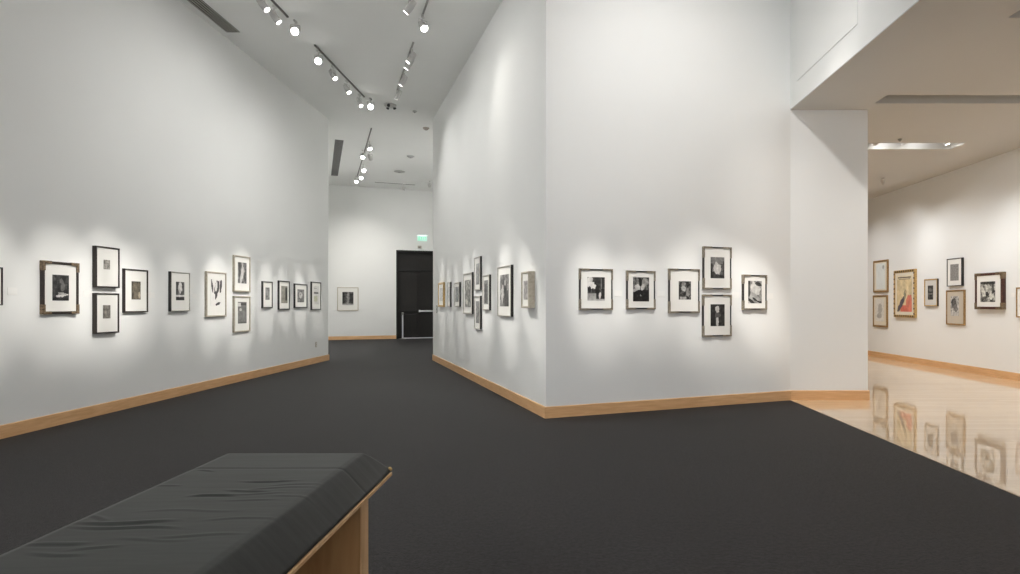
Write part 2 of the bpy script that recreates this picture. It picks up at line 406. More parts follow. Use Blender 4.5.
def picture(w, s, z, W, H, d, label, style='black', rect=(.27, .73, .25, .75), fn=None, bw=.02, mt='mat', group=None, beads=False):
    """a framed print hung on wall w, its centre s metres along and z up"""
    group = group or {'L': 'framed pictures on the left wall', 'W': 'framed pictures on the angled wall', 'R': 'framed pictures on the broad wall', 'G': 'framed pictures in the side gallery', 'B': None}[w]
    t = thing('framed_picture', label, 'framed picture', on(w, s, z), ang(w), group)
    face, side = {'black': ('blackpaint', 'blackpaint'), 'brown': ('brownblack', 'brownblack'), 'grey': ('greyblack', 'blackpaint'),
                  'silverface': ('silver', 'blackpaint'), 'champ': ('champ', 'champ'), 'gold': ('gold', 'gold'), 'oldgold': ('golddark', 'golddark'),
                  'corner': ('blackpaint', 'brownblack'), 'bronze': ('brownblack', 'brownblack'), 'red': ('maroon', 'maroon'),
                  'goldbrown': ('champ', 'champ'), 'golddark': ('gold', 'brownblack')}[style]
    bm = bmesh.new(); hx, hz = W/2, H/2
    loops = []
    prof = [(0, 0), (0, -d), (.0, -d), (bw*.45, -d-.003), (bw, -d+.006), (bw, -.004)]
    prof = [(0, 0), (0, -d+.003), (.003, -d), (bw*.5, -d-.002), (bw-.002, -d+.002), (bw, -d+.012), (bw, -.002)]
    for ins, yy in prof:
        loops.append([bm.verts.new((sx*(hx-ins), yy, sz*(hz-ins))) for sx, sz in ((-1, -1), (1, -1), (1, 1), (-1, 1))])
    for k, (a, b) in enumerate(zip(loops, loops[1:])):
        for i in range(4):
            f = bm.faces.new((a[i], a[(i+1) % 4], b[(i+1) % 4], b[i])); f.material_index = 0 if k in (1, 2, 3, 4) else 1
    a, b = loops[-1], loops[0]
    for i in range(4): bm.faces.new((a[i], a[(i+1) % 4], b[(i+1) % 4], b[i])).material_index = 1
    bmesh.ops.recalc_face_normals(bm, faces=bm.faces)
    fr = link('frame', bm, [M[face], M[side]], t)
    if style in ('corner', 'bronze', 'red'):
        cm = M['cornerchamp'] if style == 'corner' else M['bronze']
        cl = .28 if style == 'corner' else .2
        lx, lz = W*(cl+.02), H*(cl-.02)
        for sx in (-1, 1):
            for sz in (-1, 1):
                bm = bmesh.new(); e = .0025
                def bx(x0, x1, z0, z1):
                    xs = sorted((sx*x0, sx*x1)); zs = sorted((sz*z0, sz*z1)); box(bm, xs[0], xs[1], -d-.005, -.0, zs[0], zs[1])
                bx(hx-bw-.001, hx+e, hz-lz, hz+e); bx(hx-lx, hx-bw-.001, hz-bw-.001, hz+e)
                link('corner_cap', bm, cm, fr)
    if beads:
        n = 9
        for i in range(n):
            for sx, sz, ax in ((0, 1, 0), (0, -1, 0), (-1, 0, 1), (1, 0, 1)):
                q = (i+.5)/n-.5
                cx_, cz_ = (q*(W-bw), sz*(hz-bw/2)) if ax == 0 else (sx*(hx-bw/2), q*(H-bw))
                w1, w2 = (.018, bw*.3) if ax == 0 else (bw*.3, .018)
                bm = bmesh.new(); box(bm, cx_-w1, cx_+w1, -d-.006, -d+.002, cz_-w2, cz_+w2); link('ornament', bm, M['brownblack'], fr)
    ym = -d+.012
    bm = bmesh.new(); box(bm, -hx+bw-.004, hx-bw+.004, ym, ym+.004, -hz+bw-.004, hz-bw+.004); link('mat_board', bm, M[mt], t)
    u0, u1, v0, v1 = rect
    x0, x1 = -hx+u0*W, -hx+u1*W; z1, z0 = hz-v0*H, hz-v1*H
    if fn is not None:
        print_mesh(t, x0, x1, z0, z1, ym-.0022, fn)
    return t

A = art
W_ = (.80, .79, .75)
# left wall, from near to far
picture('L', 5.837, 1.515, .307, .376, .03, 'thin black-framed picture on the left wall, cut off by the photo edge', 'black', (.2, .6, .25, .7), A([], .4), .012)
picture('L', 6.682, 1.518, .479, .573, .036, 'picture with dark night photograph in a black frame with bronze corners', 'bronze', (.27, .73, .25, .745),
        A([('e', .55, .25, .12, .1, .3, .45), ('e', .62, .45, .12, .18, .2, .42), ('e', .55, .80, .38, .055, -.1, .95), ('e', .6, .72, .25, .04, .1, .75), ('r', 0, .9, 1, 1, .12)], .2, .22, 5, seed=1), .027)
picture('L', 7.353, 1.787, .382, .495, .05, 'dark-framed picture with tiny grey print, upper of the pair on the left wall', 'brown', (.33, .60, .32, .55),
        A([], .62, .25, 4, (1, .95, .86), seed=2), .017, 'matgrey2' if False else 'mat')
picture('L', 7.349, 1.228, .374, .488, .05, 'dark-framed picture with small brown-grey print, lower of the pair on the left wall', 'brown', (.31, .63, .30, .63),
        A([], .5, .22, 4, (1, .93, .82), seed=3), .017)
picture('L', 7.866, 1.511, .437, .562, .035, 'dark-framed picture with sepia photograph, hung beside the stacked pair of dark frames', 'brown', (.31, .69, .28, .70),
        A([('r', .3, .1, .7, .9, .45), ('r', 0, 0, 1, .06, .25), ('r', 0, 0, .1, 1, .3), ('e', .85, .75, .1, .2, 0, .75)], .4, .25, 4, (1, .86, .64), seed=4), .018)
picture('L', 8.762, 1.519, .435, .566, .045, 'silver-faced black-sided frame with contrasty street photograph, alone on the left wall', 'silverface', (.27, .71, .25, .72),
        A([('r', 0, 0, .25, 1, .2), ('e', .5, .3, .22, .3, 0, .95), ('r', 0, .72, 1, .82, .9), ('r', .1, .85, 1, 1, .08), ('r', .8, .1, 1, .7, .3)], .35, .4, 5, seed=5), .014)
picture('L', 9.693, 1.494, .558, .720, .035, 'tall pale frame with bold dark ribbon shapes on white paper', 'champ', (.22, .80, .17, .75),
        A([('e', .12, .25, .07, .26, -.25, .25), ('e', .52, .32, .2, .3, .5, .25), ('e', .46, .28, .10, .2, .35, .97), ('e', .86, .25, .09, .26, .15, .25), ('e', .46, .6, .09, .16, .4, .22), ('e', .62, .93, .22, .05, -.2, .2)], 1.0, .06, 5, seed=6, hi=.8), .026)
picture('L', 10.475, 1.861, .532, .625, .035, 'pale-framed picture of diagonal grey shapes, upper of the pale stacked pair', 'champ', (.24, .77, .18, .76),
        A([('e', .5, .5, .16, .6, .35, .85), ('e', .2, .3, .12, .4, 0, .25), ('e', .85, .6, .12, .35, .2, .3), ('r', .6, 0, 1, .2, .4)], .45, .4, 5, seed=7), .026)
picture('L', 10.475, 1.165, .532, .621, .035, 'pale-framed picture of a dark grey block, lower of the pale stacked pair', 'champ', (.24, .77, .16, .76),
        A([('r', 0, .05, .35, .2, .9), ('r', .35, .05, 1, .17, .25), ('e', .3, .36, .12, .08, 0, .85), ('r', 0, .92, 1, 1, .35)], .48, .12, 5, seed=8), .026)
picture('L', 11.376, 1.515, .380, .502, .035, 'small charcoal frame with narrow grey print, nearest of the row of four', 'grey', (.29, .71, .23, .69),
        A([('e', .5, .4, .3, .3, 0, .6)], .5, .3, 5, seed=9), .022)
picture('L', 12.060, 1.514, .466, .580, .035, 'charcoal frame with tan print and dark right stripe, second of the row of four', 'grey', (.2, .8, .18, .77),
        A([('r', .68, .08, .95, .85, .1), ('r', 0, 0, .1, 1, .7)], .58, .15, 5, (1, .95, .8), seed=10), .024)
picture('L', 12.835, 1.511, .616, .513, .035, 'squarish charcoal frame with grey portrait print, third of the row of four', 'grey', (.22, .75, .23, .76),
        A([('e', .45, .45, .25, .25, 0, .85), ('e', .4, .4, .07, .06, 0, .3), ('e', .7, .85, .35, .12, 0, .45)], .45, .3, 5, seed=11), .026)
picture('L', 13.627, 1.521, .517, .633, .035, 'charcoal frame with pale printed page and dark band, last of the row of four', 'grey', (.24, .8, .14, .8),
        A([('r', .05, .33, .85, .43, .25), ('r', .1, .55, .7, .85, (.5, .5, .36)), ('r', .1, .12, .6, .15, .6)], .95, .1, 7, seed=12), .024)
picture('B', .647, 1.527, .752, .876, .03, 'pale-framed picture with dark print, alone on the far hall wall', 'champ', (.24, .76, .2, .76),
        A([('r', 0, 0, .2, 1, .15), ('e', .5, .5, .12, .5, .1, .6), ('r', .7, .1, 1, .9, .2), ('r', 0, .9, 1, 1, .7)], .3, .3, 6, seed=13), .028)
# angled wall of the central block, far to near
picture('W', 1.228, 1.543, .631, .537, .04, 'gold-framed picture with faint grey print beside the wall switch', 'gold', (.3, .8, .22, .75), A([], .85, .2, 5, seed=14), .045)
picture('W', 2.118, 1.536, .301, .516, .035, 'very narrow dark-edged frame next to the gold-framed picture', 'silverface', (.3, .8, .2, .78), A([], .8, .25, 5, seed=15), .022)
picture('W', 2.944, 1.524, .472, .473, .035, 'small square silver frame with grey print, third from the hall end of the angled wall', 'silverface', (.14, .8, .18, .8),
        A([], .52, .35, 6, (.96, 1, .95), seed=16), .022)
picture('W', 3.875, 1.528, .709, .735, .035, 'large silver frame with dense green-grey print, just left of the narrow stacked pair', 'silverface', (.16, .84, .17, .83),
        A([('e', .3, .8, .2, .1, .3, .85), ('e', .7, .6, .1, .25, 0, .3)], .5, .5, 7, (1, 1, .88), seed=17), .03)
picture('W', 4.612, 1.851, .422, .558, .035, 'narrow silver frame with grey print, upper of the stacked pair on the angled wall', 'silverface', (.24, .8, .2, .83), A([], .55, .3, 6, seed=18), .022)
picture('W', 4.612, 1.198, .422, .556, .035, 'narrow silver frame with grey print, lower of the stacked pair on the angled wall', 'silverface', (.24, .8, .16, .82), A([], .52, .35, 6, seed=19), .022)
picture('W', 5.202, 1.521, .422, .559, .035, 'narrow silver frame with dark mottled print, just right of the narrow stacked pair', 'silverface', (.16, .78, .15, .83), A([('r', .1, .15, .7, .95, .3)], .5, .4, 7, seed=20), .022)
picture('W', 6.254, 1.522, .690, .719, .04, 'tallest silver frame with dark figure print on the angled wall', 'silverface', (.17, .82, .17, .80),
        A([('e', .5, .35, .3, .25, 0, .25), ('e', .3, .6, .12, .3, .2, .9), ('r', .55, .5, .95, 1, .22), ('e', .6, .25, .12, .1, 0, .7)], .5, .45, 6, (1, .96, .92), seed=21), .02)
picture('W', 7.362, 1.517, .302, .454, .085, 'deep gold-brown box frame nearest the corner of the angled wall', 'goldbrown', (.27, .78, .25, .77), A([], .66, .25, 5, (1, .93, .9), seed=22), .025)
# broad wall of the central block
picture('R', .636, 1.517, .437, .491, .035, 'picture of a white horse-like shape and figures, next to the wall corner', 'corner', (.24, .765, .2, .775),
        A([('r', 0, .7, .6, 1, .68), ('r', .35, 0, 1, .45, .2), ('r', .78, .05, .82, .75, .55), ('e', .2, .33, .28, .16, .3, .98), ('e', .15, .1, .15, .12, 0, .9),
           ('e', .12, .52, .09, .12, 0, .1), ('e', .3, .56, .05, .1, 0, .15), ('e', .58, .55, .12, .2, 0, .12), ('r', .5, .7, .62, .92, .15), ('e', .72, .78, .07, .14, .1, .95), ('r', .8, .5, .97, .92, .12), ('r', .0, .92, 1, 1, .75)], .3, .25, 6, seed=23, nu=44, nv=56), .016)
picture('R', 1.252, 1.514, .399, .473, .035, 'picture of a dark photograph of a seated group, second from the corner', 'corner', (.22, .79, .165, .80),
        A([('e', .3, .2, .13, .13, 0, .5), ('e', .75, .2, .2, .16, 0, .6), ('e', .28, .42, .16, .13, .4, .85), ('e', .6, .42, .1, .15, .6, .8), ('e', .45, .18, .1, .16, 0, .08), ('r', 0, .52, 1, 1, .08), ('e', .55, .5, .05, .05, 0, .9), ('e', .15, .52, .2, .06, -.3, .75), ('e', .48, .76, .06, .03, .5, .7)], .3, .35, 7, seed=24, nu=44, nv=56), .016)
picture('R', 1.883, 1.509, .455, .559, .035, 'picture with a small dark print in a wide mat, left of the stacked cross', 'corner', (.32, .725, .28, .70),
        A([('e', .4, .4, .2, .15, .3, .75), ('e', .75, .6, .15, .25, 0, .55), ('e', .4, .15, .2, .1, 0, .5), ('r', .1, .85, .6, 1, .7)], .22, .4, 7, seed=25, nu=36, nv=46), .016)
picture('R', 2.393, 1.813, .438, .552, .035, 'picture of a pale seated figure, upper of the stacked pair near the pier', 'corner', (.26, .755, .24, .745),
        A([('r', 0, 0, 1, .3, .5), ('e', .5, .55, .28, .25, .2, .85), ('e', .4, .32, .1, .1, 0, .8), ('r', 0, .82, 1, 1, .25), ('r', 0, .3, .15, 1, .15), ('r', .88, .2, 1, .9, .25)], .35, .3, 7, seed=26, nu=36, nv=46), .016)
picture('R', 2.390, 1.189, .445, .546, .035, 'picture of a standing pale-headed person on black, lower of the stacked pair', 'corner', (.27, .77, .23, .755),
        A([('e', .47, .2, .16, .13, 0, .85), ('e', .5, .35, .1, .12, 0, .8), ('e', .48, .75, .09, .3, 0, .85), ('e', .5, .5, .2, .12, 0, .35), ('r', .0, .45, .3, 1, .1)], .15, .15, 7, seed=27, nu=36, nv=46), .016)
picture('R', 2.998, 1.499, .390, .467, .04, 'picture of flowing pale drapery, smallest dark-barred frame nearest the pier', 'corner', (.22, .80, .17, .82),
        A([('r', 0, 0, .15, .7, .25), ('e', .55, .35, .35, .3, .5, .9), ('e', .3, .6, .14, .4, .5, .8), ('e', .75, .15, .3, .08, .2, .2), ('e', .7, .88, .4, .06, .3, .1), ('e', .2, .9, .25, .08, .4, .15), ('e', .55, .7, .4, .1, .5, .7)], .6, .3, 5, seed=28, nu=36, nv=46), .016)
# side gallery wall, far to near
picture('G', -15.008, 2.030, .677, .794, .035, 'gold-brown frame with nearly blank pale sheet, upper one beside the pier edge', 'oldgold', (.2, .82, .1, .9),
        A([('e', .8, .15, .1, .08, 0, .7)], 1, .05, 5, (.95, 1, .98), seed=29, hi=.78), .045, 'matcream')
picture('G', -15.029, 1.163, .665, .792, .035, 'gold-brown frame with faint pencil-like sketch, lower one beside the pier edge', 'oldgold', (.18, .78, .12, .82),
        A([('e', .55, .45, .25, .25, 0, .78), ('e', .45, .75, .3, .12, 0, .75)], .98, .12, 8, (1, .97, .9), seed=30, hi=.75), .045, 'matcream')
picture('G', -13.937, 1.580, .866, 1.099, .05, 'large ornate gold frame with cream and red poster', 'gold', (.15, .85, .12, .88),
        A([('r', 0, 0, 1, 1, (.64, .52, .31)), ('r', 0, 0, 1, .1, (.72, .63, .44)), ('r', .06, .04, .94, .065, (.12, .09, .07)), ('r', .12, .085, .88, .105, (.16, .12, .09)),
           ('e', .5, .38, .35, .2, .4, (.70, .58, .36)), ('r', .25, .82, 1, 1, (.66, .17, .12)), ('e', .85, .75, .25, .22, 0, (.62, .20, .14)), ('e', .3, .78, .34, .09, -.7, (.09, .08, .10)), ('e', .55, .52, .08, .13, .3, (.25, .24, .16)), ('e', .6, .45, .06, .04, 0, (.5, .4, .25))], .6, .1, 5, seed=31, nu=44, nv=56), .06, 'matcream', beads=True)
picture('G', -12.949, 1.585, .454, .584, .04, 'small dark brown frame with upright dark print, right of the poster', 'golddark', (.27, .68, .24, .76),
        A([('r', 0, 0, 1, .1, .2), ('e', .5, .3, .3, .12, 0, .45), ('r', .15, .55, .85, .62, .6)], .22, .3, 6, seed=32), .022, 'matgrey')
picture('G', -12.156, 1.980, .461, .562, .05, 'black frame with pale grey print, upper of the gallery pair under the low ceiling', 'black', (.22, .78, .21, .8),
        A([], .58, .12, 9, seed=33), .016)
picture('G', -12.154, 1.269, .564, .705, .035, 'olive-gold frame with beige mat and ink sketch, lower of the gallery pair', 'oldgold', (.25, .70, .18, .74),
        A([('e', .4, .35, .3, .28, .2, .35), ('e', .6, .6, .25, .2, 0, .5), ('r', 0, .85, 1, 1, .8)], .75, .4, 7, seed=34), .03, 'matbeige')
picture('G', -11.155, 1.580, .717, .673, .07, 'wide frame with bronze corners and swirling black print, past the gallery pair', 'red', (.2, .74, .24, .80),
        A([('r', 0, 0, 1, .12, .2), ('e', .55, .35, .3, .18, .3, .8), ('e', .2, .5, .12, .35, -.4, .9), ('e', .75, .7, .16, .18, 0, .9), ('e', .45, .6, .1, .1, 0, .1), ('e', .3, .8, .14, .08, 0, .35), ('e', .85, .4, .1, .2, 0, .25)], .5, .6, 7, (1, 1, .92), seed=35, nu=40, nv=40), .045)
picture('G', -10.14, 1.367, .74, .521, .04, 'gold-framed picture on the gallery wall, cut off at the photo edge', 'oldgold', (.25, .75, .25, .75), A([], .6, .3, 5, seed=36), .022)

# caption cards
def card(w, s, z, where, W=.11, H=.075):
    bm = bmesh.new(); box(bm, -W/2, W/2, -.004, .002, -H/2, H/2); bevel(bm, .001, 1)
    o = link('caption_card', bm, M['card'], loc=on(w, s, z), rotz=ang(w))
    tag(o, 'small white caption card ' + where, 'label card', 'caption cards beside the pictures')
card('L', 6.12, 1.47, 'on the left wall before the bronze-cornered frame')
card('L', 7.08, 1.46, 'between the bronze-cornered frame and the dark stacked pair')
card('L', 8.20, 1.46, 'between the sepia photograph and the silver-faced frame')
card('L', 9.15, 1.46, 'between the silver-faced frame and the ribbon-shape picture')
card('R', .945, 1.47, 'between the first two pictures on the broad wall')
card('R', 1.555, 1.47, 'just before the wide-matted picture on the broad wall')
card('R', 2.72, 1.46, 'between the stacked pair and the drapery picture')
card('R', 3.28, 1.45, 'between the drapery picture and the pier')
card('G', -13.28, 1.50, 'right of the cream and red poster')
card('G', -10.62, 1.50, 'right of the swirling black print')

# wall switch and outlet
sw = thing('wall_switch', 'small grey switch plate under the gold-framed picture on the angled wall', 'switch', on('W', .55, 1.22), ang('W'))
bm = bmesh.new(); box(bm, -.06, .06, -.008, 0, -.09, .09); bevel(bm, .003, 1); link('plate', bm, M['greyplastic'], sw)
for dz in (-.04, .04):
    bm = bmesh.new(); box(bm, -.02, .02, -.02, -.008, dz-.02, dz+.02); bevel(bm, .003, 1); link('rocker', bm, M['plastic'], sw)
ot = thing('power_outlet', 'beige power outlet low at the far end of the left wall', 'outlet', on('L', 13.68, .42), ang('L'))
bm = bmesh.new(); box(bm, -.04, .04, -.006, 0, -.06, .06); bevel(bm, .003, 1); link('plate', bm, mat('outlet_beige', (.55, .5, .42), .5), ot)
for dz in (-.028, .028):
    bm = bmesh.new(); cyl(bm, (0, -.006, dz), (0, -.009, dz), .017); link('socket', bm, M['plastic'], ot)

# ------------------------------------------------------------------ ceiling fittings
def vent(p0, p1, wid, label, slat, n=6, frame=.02):
    """grille from p0 to p1 (plan points), flush under the ceiling"""
    p0 = Vector(p0); p1 = Vector(p1); L_ = (p1-p0).length; a = math.atan2((p1-p0).y, (p1-p0).x)
    t = thing('ceiling_vent', label, 'vent', (p0.x, p0.y, HT), a)
    bm = bmesh.new(); box(bm, 0, L_, -wid/2, wid/2, -.004, 0); link('backing', bm, M['vent'], t)
    for i in range(n):
        yy = -wid/2 + (i+.5)*wid/n
        bm = bmesh.new(); h = wid/n*.16
        box(bm, .01, L_-.01, yy-h, yy+h, -.016, -.004); link('slat', bm, slat, t)
    bm = bmesh.new()
    for b in ((0, L_, -wid/2-frame, -wid/2), (0, L_, wid/2, wid/2+frame), (-frame, 0, -wid/2-frame, wid/2+frame), (L_, L_+frame, -wid/2-frame, wid/2+frame)):
        box(bm, *b, -.008, 0)
    link('frame', bm, M['ceil'], t)
vent((-5.35, 3.0), (-5.35, 9.82), .23, 'long dark slatted air vent along the left wall ceiling edge', M['ventslat'], 5)
vent((-6.0, 16.25), (-7.85, 20.80), .22, 'grey air vent in the hall ceiling', M['ventgrey'], 9, .012)
vent((-6.79, 21.88), (-5.45, 22.38), .075, 'thin slot vent across the ceiling near the far hall wall', M['ventgrey'], 2, .01)

def ceiling_dot(x, y, r, h, label, m, name='smoke_detector', z=HT, cat='detector'):
    t = thing(name, label, cat, (x, y, z))
    bm = bmesh.new(); lathe(bm, [(0, .002), (r, .002), (r, -h*.4), (r*.75, -h*.55), (r*.7, -h*.9), (r*.5, -h), (0, -h)], (0, 0, 0), (0, 0, 1)); link('case', bm, m, t, smooth=True)
    bm = bmesh.new(); lathe(bm, [(r*.28, 0), (r*.25, -.012), (0, -.014)], (0, 0, -h), (0, 0, 1)); link('sensor', bm, M['greyplastic'], t, smooth=True)
ceiling_dot(-3.42, 15.16, .08, .05, 'dark round ceiling detector closest to the angled wall corner', mat('detector_brown', (.36, .31, .27), .5))
ceiling_dot(-4.53, 18.05, .11, .05, 'grey round ceiling detector in the middle of the hall', mat('detector_grey', (.42, .42, .41), .5))
ceiling_dot(-5.43, 20.15, .18, .03, 'flat pale round ceiling plate before the far hall wall', mat('plate_grey', (.42, .42, .40), .6), 'ceiling_plate', cat='plate')
ceiling_dot(-3.38, 13.84, .05, .035, 'tiny round sprinkler cover on ceiling by the angled wall', mat('cover_grey', (.42, .42, .40), .6), 'sprinkler_cover', cat='sprinkler')
ceiling_dot(5.55, 9.9, .035, .03, 'small dark sprinkler on the low ceiling just before the lit recess', M['greyplastic'], 'sprinkler_cover', LOW, 'sprinkler')
# three-lobed emergency lamp
t = thing('ceiling_fixture', 'round ceiling fitting with three dark lamps beyond the angled-wall rail', 'ceiling fitting', (-3.82, 13.42, HT))
bm = bmesh.new(); lathe(bm, [(0, .002), (.13, .002), (.13, -.03), (.10, -.045), (0, -.045)], (0, 0, 0), (0, 0, 1)); link('base', bm, M['lamp'], t, smooth=True)
for a in (PI/2+PI, PI/6, 5*PI/6):
    c = Vector((math.cos(a)*.085, math.sin(a)*.13, -.045)); d = Vector((math.cos(a)*.5, math.sin(a)*.5-.6, -1)).normalized()
    bm = bmesh.new(); lathe(bm, [(0, -.03), (.026, -.03), (.034, .02), (.026, .02), (.022, .0), (0, .0)], c, d); link('lamp_head', bm, M['darkplastic'], t, smooth=True)

# ------------------------------------------------------------------ track lighting
def rail(p0, p1, label, m='rail', z=HT):
    p0 = Vector(p0); p1 = Vector(p1); L_ = (p1-p0).length; a = math.atan2((p1-p0).y, (p1-p0).x)
    t = thing('light_rail', label, 'light rail', (p0.x, p0.y, z), a)
    bm = bmesh.new()
    box(bm, 0, L_, -.013, -.008, -.022, 0); box(bm, 0, L_, .008, .013, -.022, 0); box(bm, 0, L_, -.008, .008, -.006, 0)
    link('channel', bm, M[m], t)
    for x in (0, L_):
        bm = bmesh.new(); box(bm, x-.010, x+.010, -.016, .016, -.026, 0); bevel(bm, .003, 1); link('end_cap', bm, M[m], t)
    return t

GRP = ['L']
MUL = dict(fill=.88, L=1.15, W=1.15, R=.62, Rf=.45, pier=.38, Lf=.5, Wf=.6, room=.25, hall=.36, hid=1.2, G=.72, Gd=.9, P=.8)
def lamp_light(pos, target, power, cone, blend, radius=.04, color=(1, .93, .84), parent=None, rel=None):
    ld = bpy.data.lights.new('spot_beam', 'SPOT'); ld.energy = power*MUL[GRP[0]]; ld.spot_size = math.radians(cone*(1.25 if cone < 20 else 1)); ld.spot_blend = blend
    ld.shadow_soft_size = radius; ld.color = color
    o = bpy.data.objects.new('spot_beam', ld); C.objects.link(o)
    d = (Vector(target) - Vector(pos)).normalized()
    if parent: o.parent = parent; o.location = rel
    else: o.location = pos
    o.rotation_mode = 'QUATERNION'; o.rotation_quaternion = d.to_track_quat('-Z', 'Y')
    return o

KEL = (1, .96, .90)
def head(x, y, target, label, power=900, cone=38, blend=.9, z=HT, drop=.22, size=1., snoot=0, face=None, group='track spotlights', glow='lens', color=KEL):
    """lens centre sits near (x, y, z-drop)"""
    tgt = Vector(target); piv = Vector((x, y, z-drop+.03)); d = (Vector(face) if face else tgt-piv).normalized()
    t = thing('track_spotlight', label, 'spotlight', (x, y, z), 0, group)
    O = Vector((x, y, z)); p = piv - O; q = d.to_track_quat('Z', 'Y')
    top = -.026
    bm = bmesh.new(); box(bm, -.018, .018, -.045, .045, top-.031, top-.001); bevel(bm, .004, 1); link('adapter', bm, M['lamp'], t)
    bm = bmesh.new(); cyl(bm, (0, 0, top-.03), (0, 0, p.z+.085*size), .007, seg=8)
    # yoke
    side = d.cross(Vector((0, 0, 1)));
    if side.length < .05: side = Vector((1, 0, 0))
    side.normalize(); r = .068*size
    tp = Vector((0, 0, p.z+.088*size))
    cyl(bm, tp - side*r, tp + side*r, .006, seg=8)
    for s_ in (-1, 1): cyl(bm, tp + side*r*s_, p + side*r*s_, .006, seg=8)
    link('yoke', bm, M['lamp'], t)
    bm = bmesh.new(); b = size
    lathe(bm, [(0, -.11*b), (.028*b, -.11*b), (.036*b, -.10*b), (.040*b, -.06*b), (.058*b, -.02*b), (.060*b, .07*b), (.054*b, .07*b), (.052*b, .045*b), (0, .045*b)] if not snoot else [(0, -.11*b), (.028*b, -.11*b), (.036*b, -.10*b), (.040*b, -.06*b), (.048*b, -.02*b), (.050*b, .10*b), (.045*b, .10*b), (.042*b, .045*b), (0, .045*b)], p, d)
    hs = link('housing', bm, M['lamp'], t, smooth=False)
    bm = bmesh.new(); lathe(bm, [(.0515*b, .052*b), (.035*b, .066*b), (0, .071*b)] if not snoot else [(.041*b, .047*b), (.03*b, .052*b), (0, .054*b)], p, d); link('lens', bm, M['lens'], t, smooth=True)
    lp = p + d*.115*b
    lamp_light(O+lp, tgt, power, cone, blend, parent=t, rel=lp, color=color)
    return t

SP = 'track spotlights'
PL = 800; PW = 620; WASH = (1, .985, .96)
# rail parallel to the left wall (two lengths)
rail((-4.22, 2.0), (-4.22, 9.27), 'light rail along the left, nearer length ending above the first lamps')
rail((-4.22, 10.30), (-4.22, 12.85), 'light rail along the left, farther length with five lamps')
def Lp(y, z=1.45): return (WX, y, z)
def Wp(s, z=1.4): return tuple(on('W', s, z))
GRP[0] = 'W'
# these lamps reach across the room to the angled wall
head(-4.24, 8.54, Wp(6.25), 'spotlight on the left rail at the top edge of the view, nearest of its pair', PW*1.1, 11, 1., snoot=1)
head(-4.24, 8.90, Wp(5.20), 'spotlight on the left rail between a twin and the bright rail-end lamp', PW, 8.5, 1., snoot=1)
head(-4.14, 9.36, Wp(7.36), 'glaring spotlight at the end of the nearer left rail', PW*1.2, 8.5, 1., face=(1.5, -5.2, -3.2))
head(-4.24, 10.50, Wp(6.9, 1.3), 'glaring spotlight first on the farther left rail', PW*.6, 14, 1., face=(1.5, -5.2, -3.2))
head(-4.24, 11.16, Wp(4.61), 'spotlight second on the farther left rail', PW*1.1, 10, 1., snoot=1)
head(-4.24, 11.89, Wp(3.87), 'spotlight third on the farther left rail', PW, 10, 1., snoot=1)
head(-4.26, 12.68, Wp(2.94), 'spotlight fourth on the farther left rail beside the last glaring one', PW*.8, 8, 1., snoot=1)
head(-4.10, 12.92, Wp(2.12), 'glaring spotlight at the far end of the left rail', PW*.8, 7, 1., face=(1.5, -5.2, -3.2))
lamp_light((-4.22, 12.8, 5.55), Wp(1.22), PW*.8, 10, 1., color=KEL)
# rail parallel to the angled wall
def rb(s, off=1.02): p = P1 + U1*s + nrm(U1)*off; return (p.x, p.y)
GRP[0] = 'L'
GRP[0] = 'W'
rail(rb(5.15), rb(7.6), 'light rail beside the angled wall, nearer length leaving the view', 'rail_light')
rail(rb(1.75), rb(4.15), 'light rail beside the angled wall, farther length', 'rail_light')
GRP[0] = 'Lf'
head(-2.17, 8.62, Lp(8.76), 'spotlight turned toward the left wall at the top of view above the angled wall', PL, 9.5, 1., snoot=1)
lamp_light((-2.3, 8.6, 5.5), (WX, 8.4, 2.6), 110, 110, 1., .06, color=WASH)
GRP[0] = 'room'
head(*rb(5.22, 1.02), (1.2, 6.2, 0.0), 'brightest glaring spotlight, alone between the two rails by the angled wall', 250, 90, 1.)
GRP[0] = 'W'
head(*rb(3.93), Lp(9.69), 'paired spotlight on the angled-wall rail, nearer of the two close lamps', PL*1.1, 10, 1., snoot=1)
head(*rb(3.65), Lp(10.47), 'paired spotlight on the angled-wall rail, farther of the two close lamps', PL*1.1, 12, 1., snoot=1)
head(*rb(2.78), Lp(11.37), 'spotlight midway on the farther angled-wall rail', PL*.8, 9, 1., snoot=1)
head(*rb(1.95), Lp(12.83), 'last spotlight on the angled-wall rail before the dark fitting', PL*.8, 8, 1., snoot=1)
for x, y_, ty, pw, cn in ((-2.6, 11.0, 12.05, .8, 8), (-3.3, 12.4, 13.63, .6, 9), (-1.75, 7.7, 7.87, .9, 10), (-1.6, 7.3, 7.35, 1.1, 12), (-1.4, 6.6, 6.68, 1.1, 11), (-1.2, 5.8, 5.75, 1., 11)):
    lamp_light((x, y_, 5.5), Lp(ty), PL*pw*.85, cn, 1., color=KEL)
# hall rail
GRP[0] = 'hall'
rail((-4.80, 15.18), (-7.12, 20.95), 'light rail running down the hall ceiling')
def Bp(s, z=1.5): return tuple(on('B', s, z))
head(-5.22, 16.32, (-2.6, 14.0, 1.0), 'spotlight nearest on the hall rail, turned right', 330, 80, 1.)
head(-5.70, 17.27, (-5.2, 13.0, 0.0), 'glaring spotlight on the hall rail, one of two close together', 380, 80, 1.)
head(-5.55, 17.45, Bp(3.2, 2.5), 'spotlight on the hall rail tight beside the glaring one', 520, 70, 1.)
head(-6.25, 19.0, Bp(.65, 2.6), 'spotlight in the middle of the hall rail', 520, 60, 1., face=(.5, -.9, -1.))
head(-6.72, 20.15, Bp(1.2, 2.4), 'spotlight next to last on the hall rail', 380, 70, 1., face=(.5, -.9, -1.))
head(-7.08, 20.75, Bp(.65, 1.6), 'spotlight at the far end of the hall rail', 160, 40, 1., face=(.5, -.9, -1.))
